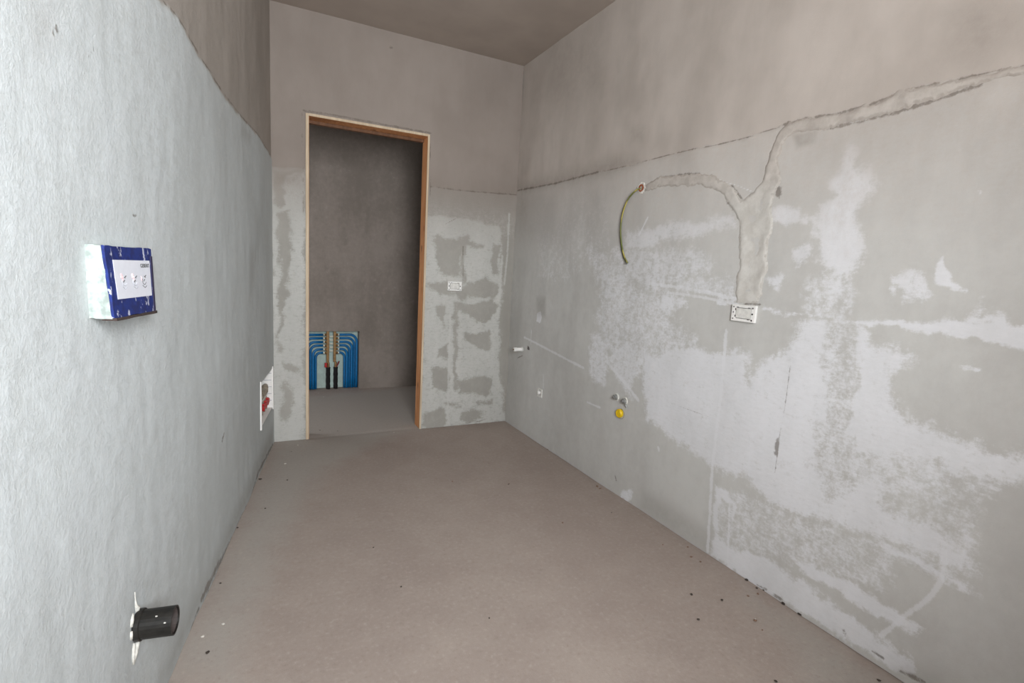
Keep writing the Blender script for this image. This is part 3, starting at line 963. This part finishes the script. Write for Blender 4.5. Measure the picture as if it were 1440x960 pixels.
LF = LeftFrame()
s0, s1, z0, z1 = NICHE
ncl = empty('water_valve_niche', L((s0 + s1) / 2, z0, 0))
tag(ncl, 'white plastic niche with water valves, set low in pale wall beside doorway', 'valve box')
ND = 0.10
bm = bmesh.new()
box(bm, LF, s0, s1, z0, z1, -ND - 0.004, -ND)
box(bm, LF, s0, s0 + 0.004, z0, z1, -ND, 0.004)
box(bm, LF, s1 - 0.004, s1, z0, z1, -ND, 0.004)
box(bm, LF, s0 + 0.004, s1 - 0.004, z0, z0 + 0.004, -ND, 0.003)
box(bm, LF, s0 + 0.004, s1 - 0.004, z1 - 0.004, z1, -ND, 0.003)
from_bm('housing', bm, M['white'], ncl)
for zz in np.linspace(z0 + 0.05, z1 - 0.03, 5):
    bm = bmesh.new()
    box(bm, LF, s0 + 0.004, s0 + 0.006, zz - 0.0018, zz + 0.0018, -ND, 0.0)
    from_bm('housing_rib', bm, M['ink_grey'], ncl)
for a, b, c, d in ((s0 - 0.012, s0 + 0.001, z0 - 0.01, z1 + 0.012), (s1 - 0.001, s1 + 0.010, z0 - 0.01, z1 + 0.012)):
    bm = bmesh.new()
    box(bm, LF, a, b, c, d, 0.001, 0.010, 0.001)
    from_bm('rim', bm, M['white'], ncl)
for s_ in (0.10, 0.17, 0.25):
    bm = bmesh.new()
    tube(bm, [L(s_, z, -0.034) for z in np.linspace(z0 + 0.004, z0 + 0.125, 6)], 0.011, 10)
    lathe(bm, Frame(L(s_, z0 + 0.118, -0.034), TL, NL), [(0.013, -0.014), (0.019, -0.006), (0.019, 0.012), (0.012, 0.02)], 8)
    v = from_bm('valve_body', bm, M['conduit'], ncl)
    bm = bmesh.new()
    box(bm, LF, s_ - 0.030, s_ + 0.030, z0 + 0.040, z0 + 0.066, -0.026, -0.010, 0.004)
    box(bm, LF, s_ - 0.010, s_ + 0.010, z0 + 0.030, z0 + 0.076, -0.030, -0.012, 0.004)
    from_bm('valve_handle', bm, M['red'], v)
bm = bmesh.new()
tube(bm, [L(s_, z0 + 0.140 + 0.010 * math.sin(s_ * 30), -0.034) for s_ in np.linspace(0.075, 0.30, 9)], 0.018, 10, lambda i: 0.015 + 0.006 * (i % 2))
from_bm('valve_manifold', bm, M['conduit'], ncl)
bm = bmesh.new()
tube(bm, [L(s_, z0 + 0.095, -0.030) for s_ in np.linspace(0.08, 0.30, 7)], 0.009, 8)
from_bm('cross_pipe', bm, M['white_dirty'], ncl)

# ================================================================== FLUSH PLATE COVER on the left wall
fl = empty('flush_plate_cover', L(2.25, 1.06, 0.0))
tag(fl, 'blue protective flush plate box with white foam sides and printed label', 'cover box')
FB = {'tn': L(2.368, 1.203, 0.028), 'bn': L(2.366, 1.061, 0.039), 'tf': L(2.127, 1.203, 0.028), 'bf': L(2.140, 1.056, 0.036)}
bm = bmesh.new()
back = [L(2.364, 1.203, -0.015), L(2.362, 1.063, -0.015), L(2.137, 1.058, -0.015), L(2.124, 1.203, -0.015)]
inn = [FB['tn'], FB['bn'], FB['bf'], FB['tf']]
va = [bm.verts.new(p) for p in back]
vb = [bm.verts.new(p - LF.n * 0.003) for p in inn]
bm.faces.new(va)
bm.faces.new(vb)
for k in range(4):
    bm.faces.new((va[k], va[(k + 1) % 4], vb[(k + 1) % 4], vb[k]))
bmesh.ops.subdivide_edges(bm, edges=bm.edges[:], cuts=5, use_grid_fill=True)
random.seed(4)
for v in bm.verts:
    v.co += Vector((random.uniform(-1, 1), random.uniform(-1, 1), random.uniform(-1, 1))) * 0.0009
from_bm('foam_block', bm, M['foam'], fl)


def face(a, b, lift=0.0):
    """a: 0 near edge .. 1 far edge, b: 0 top .. 1 bottom of the printed front"""
    t = FB['tn'].lerp(FB['tf'], a)
    q = FB['bn'].lerp(FB['bf'], a)
    return t.lerp(q, b) + LF.n * lift


def face_patch(name, a0, a1, b0, b1, l0, l1, mat, parent, na=1, nb=1, rag=0.0, seed=0):
    bm = bmesh.new()
    rnd = random.Random(seed)
    top = {}
    for lev, lift in ((0, l0), (1, l1)):
        for i in range(na + 1):
            for j in range(nb + 1):
                a, b = a0 + (a1 - a0) * i / na, b0 + (b1 - b0) * j / nb
                if rag and (i in (0, na) or j in (0, nb)):
                    rnd.seed(seed * 1000 + i * 50 + j)
                    a += rnd.uniform(-1, 1) * rag
                    b += rnd.uniform(-1, 1) * rag
                top[lev, i, j] = bm.verts.new(face(a, b, lift))
    for lev in (0, 1):
        for i in range(na):
            for j in range(nb):
                bm.faces.new([top[lev, i, j], top[lev, i + 1, j], top[lev, i + 1, j + 1], top[lev, i, j + 1]])
    ring = [(i, 0) for i in range(na)] + [(na, j) for j in range(nb)] + [(i, nb) for i in range(na, 0, -1)] + [(0, j) for j in range(nb, 0, -1)]
    for p, q in zip(ring, ring[1:] + ring[:1]):
        bm.faces.new([top[0, p[0], p[1]], top[0, q[0], q[1]], top[1, q[0], q[1]], top[1, p[0], p[1]]])
    return from_bm(name, bm, mat, parent)


cover = face_patch('blue_cover', 0.0, 1.0, 0.0, 0.985, -0.003, 0.002, M['blue'], fl, 12, 9, 0.008, 3)
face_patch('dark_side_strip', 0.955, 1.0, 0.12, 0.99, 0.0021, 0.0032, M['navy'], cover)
face_patch('bottom_strip', 0.01, 1.02, 0.985, 1.025, -0.02, 0.0045, M['brown_strip'], fl, 8, 1, 0.004, 7)  # thin dark brown strip along the bottom edge
lab = face_patch('printed_label', 0.115, 0.925, 0.19, 0.735, 0.0021, 0.0027, M['paper'], cover)


def strokes(name, lines, r, mat):
    bm = bmesh.new()
    for pts in lines:
        tube(bm, [face(a, b, 0.0028) for a, b in pts], r, 5)
    return from_bm(name, bm, mat, lab)


def ring_pts(a, b, ra, rb, t0=0.0, t1=6.283, n=10):
    return [(a + ra * math.cos(t), b + rb * math.sin(t)) for t in np.linspace(t0, t1, n)]


for k, (a, b) in enumerate(((0.235, 0.445), (0.475, 0.45), (0.70, 0.445))):
    # three little instruction drawings: a hand-like mark over an outlined plate
    strokes('drawing_outline', [[(a + 0.05, b - 0.02), (a + 0.09, b + 0.01)], ring_pts(a + 0.05, b + 0.05, 0.045, 0.06, 0.4, 3.6),
                                [(a + 0.0, b + 0.12), (a + 0.06, b + 0.16), (a + 0.10, b + 0.13)]], 0.0007, M['ink_grey'] if k < 2 else M['ink'])
    strokes('drawing_detail', [[(a + 0.06, b + 0.0), (a + 0.1, b - 0.03)], [(a + 0.03, b + 0.06), (a + 0.06, b + 0.03)]], 0.0010, M['ink'])
    if k < 2:
        strokes('drawing_mark', [[(a - 0.01, b - 0.06), (a + 0.03, b + 0.03)], [(a + 0.005, b - 0.06), (a + 0.035, b + 0.0)], ring_pts(a + 0.01, b - 0.02, 0.014, 0.02, n=8)], 0.0012, M['ink_red'])
    else:
        strokes('drawing_mark', [[(a - 0.02, b - 0.02), (a - 0.01, b + 0.05)]], 0.0007, M['ink_red'])
# the maker's word on the label, bold, upper far corner
tc = bpy.data.curves.new('word', 'FONT')
tc.body = 'GEBERIT'
tc.size = 0.0115
tc.extrude = 0.0002
tc.offset = 0.0002
tc.align_x = 'LEFT'
to = bpy.data.objects.new('word', tc)
COL.objects.link(to)
bpy.context.view_layer.update()
tme = bpy.data.meshes.new_from_object(to.evaluated_get(bpy.context.evaluated_depsgraph_get()))
bpy.data.objects.remove(to)
xa = (FB['tf'] - FB['tn']).normalized()
ya = (FB['tn'] - FB['bn']).normalized()
na_ = xa.cross(ya).normalized()
mw = Matrix.Identity(4)
o_ = face(0.685, 0.295, 0.003)
for i in range(3):
    mw[i][0], mw[i][1], mw[i][2], mw[i][3] = xa[i], ya[i], na_[i], o_[i]
wid = max(v.co.x for v in tme.vertices)
tme.transform(mw @ Matrix.Diagonal((0.052 / wid, 1, 1, 1)))
tme.name = 'printed_word'
tme.materials.clear()
tme.materials.append(M['ink'])
link(bpy.data.objects.new('printed_word', tme), lab)

# ================================================================== DRAIN PIPE on the left wall
ps, pz = on_left(190, 879)
dp = empty('drain_pipe', L(ps, pz, 0))
tag(dp, 'short black plastic drain pipe stub sticking out low on pale wall', 'pipe')
pf = LeftFrame(ps, pz)
bm = bmesh.new()
lathe(bm, pf, [(0.033, -0.03), (0.033, 0.050), (0.0335, 0.083), (0.030, 0.083), (0.0295, 0.0), (0.028, -0.03)], 28, cap=False)
from_bm('pipe_wall', bm, M['black'], dp, False)
bm = bmesh.new()
lathe(bm, pf, [(0.0294, 0.0795), (0.0294, 0.0), (0.0, 0.0)], 28, cap=False)
from_bm('pipe_inside', bm, M['black_in'], dp)
bm = bmesh.new()
lathe(bm, pf, [(0.0342, 0.004), (0.0362, 0.006), (0.0362, 0.016), (0.0342, 0.018)], 28, cap=False)
from_bm('seal_ring', bm, M['black'], dp)
rnd = random.Random(9)
for drip in ([(0.004, 0.088, 0.0012), (0.003, 0.066, 0.0016), (0.002, 0.052, 0.004), (-0.004, 0.042, 0.006), (-0.002, 0.032, 0.005)],
             [(0.034, 0.020, 0.004), (0.030, 0.034, 0.005), (0.020, 0.044, 0.003)],
             [(0.022, -0.030, 0.003), (0.027, -0.046, 0.0035), (0.030, -0.062, 0.004), (0.030, -0.078, 0.003)],
             [(-0.002, -0.034, 0.004), (0.006, -0.046, 0.0055), (0.018, -0.060, 0.005), (0.028, -0.074, 0.003)],
             [(0.036, -0.010, 0.004), (0.037, 0.000, 0.005), (0.036, 0.010, 0.004)]):
    bm = bmesh.new()
    tube(bm, [pf(x, y, 0.004) for x, y, r in drip], 0.004, 8, lambda i: drip[i][2] * rnd.uniform(0.9, 1.15))
    from_bm('plaster_drip', bm, M['grime'], dp, True)
for (t, h) in ((2.6, 0.022), (2.9, 0.012), (3.3, 0.020), (1.0, 0.05), (3.4, 0.064), (4.0, 0.03), (3.0, 0.045), (0.5, 0.07)):
    bm = bmesh.new()
    g = bmesh.ops.create_icosphere(bm, subdivisions=1, radius=0.0035 if h < 0.03 else 0.0018)
    for v in g['verts']:
        v.co = pf(0.0335 * math.cos(t) + v.co.x, 0.0335 * math.sin(t) + v.co.y, h + v.co.z * 1.6)
    from_bm('plaster_speck', bm, M['grime'], dp)

# ================================================================== ELECTRICAL MOUNTING FRAMES


class WallFrame(Frame):
    def __init__(self, o, a, n):
        self.o, self.a, self.b, self.n = Vector(o), Vector(a), Vector((0, 0, 1)), Vector(n)


def mounting_frame(o, a, n, w, h, label, slots):
    fr = WallFrame(o, a, n)
    root = empty('electrical_mounting_frame', o)
    tag(root, label, 'outlet frame')
    x, y = w / 2, h / 2
    ix, iy = w * 0.345, h * 0.335
    bm = bmesh.new()
    for q in ((-x, x, iy, y), (-x, x, -y, -iy), (-x, -ix, -iy, iy), (ix, x, -iy, iy)):
        box(bm, fr, *q, -0.004, 0.011, 0.0)
    from_bm('frame_plate', bm, M['white'], root)
    for y0, y1 in ((y * 0.86, y * 0.985), (-y * 0.985, -y * 0.86)):
        bm = bmesh.new()
        box(bm, fr, -x * 0.98, x * 0.98, y0, y1, 0.011, 0.0135, 0.001)
        from_bm('raised_rim', bm, M['white'], root)
    bm = bmesh.new()
    box(bm, fr, -ix, ix, -iy, iy, -0.004, 0.004)
    from_bm('box_shadow_gap', bm, M['gap'], root)
    bm = bmesh.new()
    box(bm, fr, -ix + 0.003, ix - 0.003, -iy + 0.0025, iy - 0.0025, -0.003, 0.010, 0.0015)
    from_bm('blank_insert', bm, M['white_dirty'], root)
    for sx, sy, r in slots:
        bm = bmesh.new()
        lathe(bm, fr, [(r * 0.6, 0.0112), (r, 0.0114), (r, 0.0122), (r * 0.5, 0.0124)], 10, sx * x, sy * y)
        from_bm('screw', bm, M['screw'] if r < 0.0035 else M['dark'], root)
    for sx, sy, wx, wy in ((-0.62, 0.42, 0.0016, 0.005), (-0.62, -0.38, 0.0016, 0.005), (-0.45, 0.70, 0.005, 0.0013), (0.45, 0.70, 0.005, 0.0013), (0.45, -0.70, 0.005, 0.0013)):
        bm = bmesh.new()
        box(bm, fr, sx * x * 1.08 - wx, sx * x * 1.08 + wx, sy * y - wy * 0.8, sy * y + wy * 0.8, 0.0105, 0.0117)
        from_bm('clip_slot', bm, M['dark'], root)
    return root


SL_R = [(-0.84, 0.70, 0.003), (0.80, 0.70, 0.0034), (-0.84, -0.72, 0.003), (0.78, -0.74, 0.0036), (0.80, 0.0, 0.0036), (-0.84, 0.05, 0.003)]
SL_B = [(-0.80, 0.0, 0.0042), (0.80, 0.0, 0.0042), (-0.80, -0.80, 0.0038), (0.80, -0.80, 0.0038), (-0.82, 0.78, 0.003)]
mounting_frame((-0.004, -2.143, 1.079), (0, -1, 0), (-1, 0, 0), 0.111, 0.068, 'white outlet mounting frame at the foot of the filled wiring chase', SL_R)
mounting_frame((-0.480, -0.004, 1.070), (1, 0, 0), (0, -1, 0), 0.107, 0.067, 'white outlet mounting frame on patchy wall beside the doorway', SL_B)

# ================================================================== CABLE hanging from the right wall


def RW(px, py, d):
    u, v = on_right(px, py)
    return (-d, -u, v)


def rw_frame(px, py):
    u, v = on_right(px, py)
    return WallFrame((0, -u, v), (0, -1, 0), (-1, 0, 0))


cb = empty('electric_cable', RW(902, 265, 0))
tag(cb, 'yellow-green wire pair hanging out of a hole in grey wall', 'cable')
path1 = [(903, 264, -0.01), (899, 267, 0.015), (889, 279, 0.022), (881, 298, 0.022), (877, 320, 0.020), (877, 340, 0.016), (880, 358, 0.014), (886, 370, 0.016)]
path2 = [(902, 265, -0.01), (897, 268, 0.012), (886, 281, 0.014), (878, 300, 0.013), (875, 322, 0.011), (875, 342, 0.009), (878, 359, 0.009), (882, 369, 0.010)]
for nm, P, mm, r in (('earth_wire', path1, 'wire_yg', 0.0036), ('grey_wire', path2, 'wire_grey', 0.0040)):
    q = smooth_path([RW(*p) for p in P], 6)
    bm = bmesh.new()
    tube(bm, q, r, 8)
    from_bm(nm, bm, M[mm], cb, True)
bm = bmesh.new()
tube(bm, [RW(881, 368, 0.010), RW(881, 371, 0.014), RW(884, 371, 0.012), RW(883, 368, 0.010)], 0.003, 6)
from_bm('twisted_end', bm, M['steel'], cb)
f9 = rw_frame(903, 264.5)
bm = bmesh.new()
lathe(bm, f9, [(0.015, -0.01), (0.019, 0.009), (0.014, 0.011), (0.012, -0.004), (0.0, -0.006)], 14, cap=False)
from_bm('conduit_end', bm, M['orange'], cb)
bm = bmesh.new()
rnd = random.Random(2)
for k in range(15):
    t = k / 15 * 6.283
    rr = 0.024 + rnd.uniform(-0.003, 0.003)
    g = bmesh.ops.create_icosphere(bm, subdivisions=1, radius=rnd.uniform(0.005, 0.009))
    for v in g['verts']:
        v.co = f9(rr * math.cos(t) + v.co.x, rr * math.sin(t) + v.co.y, 0.005 + v.co.z * 0.6)
from_bm('plaster_ring', bm, M['crumb_light'], cb)

# ================================================================== PIPE PLUGS on the right wall
f1 = rw_frame(735, 491)
t = empty('pipe_plug', f1.o)
tag(t, 'white cylindrical pipe plug sticking out near the corner by the doorway wall', 'pipe plug')
bm = bmesh.new()
lathe(bm, f1, [(0.014, -0.02), (0.014, 0.050), (0.0155, 0.052), (0.0155, 0.072), (0.010, 0.076)], 14)
from_bm('plug_body', bm, M['white'], t)
bm = bmesh.new()
lathe(bm, f1, [(0.016, 0.0), (0.0185, 0.002), (0.0185, 0.012), (0.016, 0.014)], 14, cap=False)
from_bm('wall_ring', bm, M['white_dirty'], t)
bm = bmesh.new()
lathe(bm, f1, [(0.006, 0.076), (0.006, 0.080), (0.003, 0.081)], 6)
from_bm('plug_tip', bm, M['brass'], t)

f2 = rw_frame(744, 489.5)
t = empty('wall_dowel', f2.o)
tag(t, 'small grey dowel in the wall beside the white pipe plug', 'dowel')
bm = bmesh.new()
lathe(bm, f2, [(0.011, -0.01), (0.013, 0.007), (0.008, 0.009)], 12, cap=False)
from_bm('dowel_sleeve', bm, M['screw'], t)
bm = bmesh.new()
lathe(bm, f2, [(0.008, 0.0088), (0.004, 0.004)], 12)
from_bm('dowel_core', bm, M['dark'], t)

f3 = rw_frame(760.5, 552)
t = empty('small_junction_box', f3.o)
tag(t, 'small white square junction box with round plug, low on grey wall', 'junction box')
bm = bmesh.new()
for q in ((-0.03, 0.03, 0.022, 0.03), (-0.03, 0.03, -0.03, -0.022), (-0.03, -0.022, -0.022, 0.022), (0.022, 0.03, -0.022, 0.022)):
    box(bm, f3, *q, -0.01, 0.012, 0.0)
from_bm('box_rim', bm, M['white_dirty'], t)
bm = bmesh.new()
box(bm, f3, -0.022, 0.022, -0.022, 0.022, -0.01, 0.003)
from_bm('box_back', bm, M['white_dirty'], t)
bm = bmesh.new()
lathe(bm, f3, [(0.012, 0.003), (0.013, 0.018), (0.009, 0.024)], 14, -0.004, 0.0)
from_bm('round_plug', bm, M['white'], t)

for (px, py, lb) in ((868, 558, 'galvanised water fitting above yellow cap, upper of the pair'),
                     (880, 563.5, 'galvanised water fitting with an elbow stub, lower of the pair')):
    f4 = rw_frame(px, py)
    t = empty('water_pipe_fitting', f4.o)
    tag(t, lb, 'pipe fitting')
    bm = bmesh.new()
    lathe(bm, f4, [(0.016, -0.01), (0.017, 0.008), (0.0135, 0.010), (0.0135, 0.022), (0.006, 0.024)], 14)
    from_bm('threaded_plug', bm, M['steel'], t)
    bm = bmesh.new()
    box(bm, f4, -0.005, 0.005, -0.005, 0.005, 0.023, 0.030, 0.001)
    from_bm('square_key', bm, M['steel'], t)
    bm = bmesh.new()
    lathe(bm, f4, [(0.017, 0.003), (0.022, 0.004), (0.021, 0.008), (0.016, 0.009)], 14, cap=False)
    from_bm('plaster_collar', bm, M['grime'], t)
    if px > 875:
        bm = bmesh.new()
        tube(bm, [f4(0.004, -0.008, 0.010), f4(0.016, -0.020, 0.010), f4(0.024, -0.034, 0.006)], 0.0055, 8)
        from_bm('elbow_stub', bm, M['steel'], t)

f5 = rw_frame(873.5, 581)
t = empty('yellow_pipe_cap', f5.o)
tag(t, 'round yellow plastic pipe cap below two metal water fittings', 'pipe cap')
bm = bmesh.new()
lathe(bm, f5, [(0.026, -0.012), (0.030, 0.003), (0.027, 0.006), (0.0255, -0.004)], 22, 0.003, -0.002, cap=False)  # mouth ring coloured dark and off-centre for the shade around the cap
from_bm('shaded_mouth', bm, M['yellow_shaded'], t)
bm = bmesh.new()
lathe(bm, f5, [(0.0245, -0.010), (0.0245, 0.016), (0.022, 0.020), (0.0, 0.021)], 22, -0.001, 0.001, cap=False)
from_bm('cap', bm, M['yellow'], t)
bm = bmesh.new()
tube(bm, [f5(0.017 * math.cos(k), 0.001 + 0.017 * math.sin(k), 0.0205) for k in np.linspace(0, 6.283, 20)], 0.0018, 6)
from_bm('cap_rib', bm, M['yellow'], t)

# ================================================================== CRUMBS on the floor
crumb_mesh = {}
for kind, mm in (('dark', 'crumb_dark'), ('light', 'crumb_light'), ('brown', 'crumb_brown')):
    for k in range(2):
        rnd = random.Random(k * 7 + len(kind))
        bm = bmesh.new()
        bmesh.ops.create_icosphere(bm, subdivisions=1, radius=1.0)
        for v in bm.verts:
            v.co *= rnd.uniform(0.7, 1.15)
            v.co.z *= 0.55
        me = bpy.data.meshes.new('crumb')
        bm.to_mesh(me)
        bm.free()
        me.materials.append(M[mm])
        crumb_mesh[kind, k] = me
CR = {'dark': [(366, 674, 1.3), (404, 675, .8), (373, 715, .8), (334, 742, .7), (410, 635, .5), (310, 820, .7), (292, 918, .9), (972.5, 836, 1.0), (1015, 844, 1.0),
               (982, 871, .8), (1050, 816, 1.3), (1101.5, 849, 1.4), (1124.5, 864, 1.2), (1064, 827, .9), (1074, 830, .9), (715, 681, .6), (525, 770, .7), (564, 825, .7),
               (1236, 957, .9), (1091, 958, .9), (1180, 899, .8), (688, 869, .5), (860, 721, .6), (475, 606, .6), (450, 605, .6)],
      'brown': [(972, 783, .8), (985, 790, .9), (967, 769, .8), (1052, 838, .7), (1066, 835, .8), (1062, 873, 1.2), (791, 735, .8), (770, 632, .7), (840, 684, 1.3), (844, 687, 1.0),
                (932, 766, .6), (636, 677, .9), (716, 680, .6), (1072, 886, .6)],
      'light': [(401, 652, .8), (314, 878, 1.1), (285, 895, .9), (419, 626, .6), (418, 598, .5), (554, 608, .5), (1062, 871, .6), (455, 558, .6), (448, 553, .5)]}
KIND = {'dark': ('dark mortar crumb', 'dark mortar crumbs'), 'brown': ('brown mortar crumb', 'brown mortar crumbs'), 'light': ('white plaster chip', 'white plaster chips')}


def zone(px, py):
    if py < 612 and px < 600:
        return 'beyond the doorway threshold' if py < 600 else 'at the doorway threshold'
    if px < 345:
        return 'on the floor near the black drain pipe'
    if px < 425:
        return 'on the floor before the valve niche'
    if py - 592 < 0.642 * (px - 709) + 34 and px > 740:
        return 'at the foot of the wall with the filled chase'
    return 'out in the open middle of the floor'


for kind, lst in CR.items():
    for i, (px, py, s) in enumerate(lst):
        x, y = on_floor(px, py)
        o = bpy.data.objects.new('mortar_crumb' if kind != 'light' else 'plaster_chip', crumb_mesh[kind, i % 2])
        r = 0.0062 * s
        o.location = (x, y, r * 0.35)
        o.rotation_euler = (0, 0, i * 1.7)
        o.scale = (r * (1.4 if i % 3 == 0 else 1.0), r, r)
        COL.objects.link(o)
        tag(o, 'small ' + KIND[kind][0] + ' ' + zone(px, py), 'debris', KIND[kind][1] + ' ' + zone(px, py))
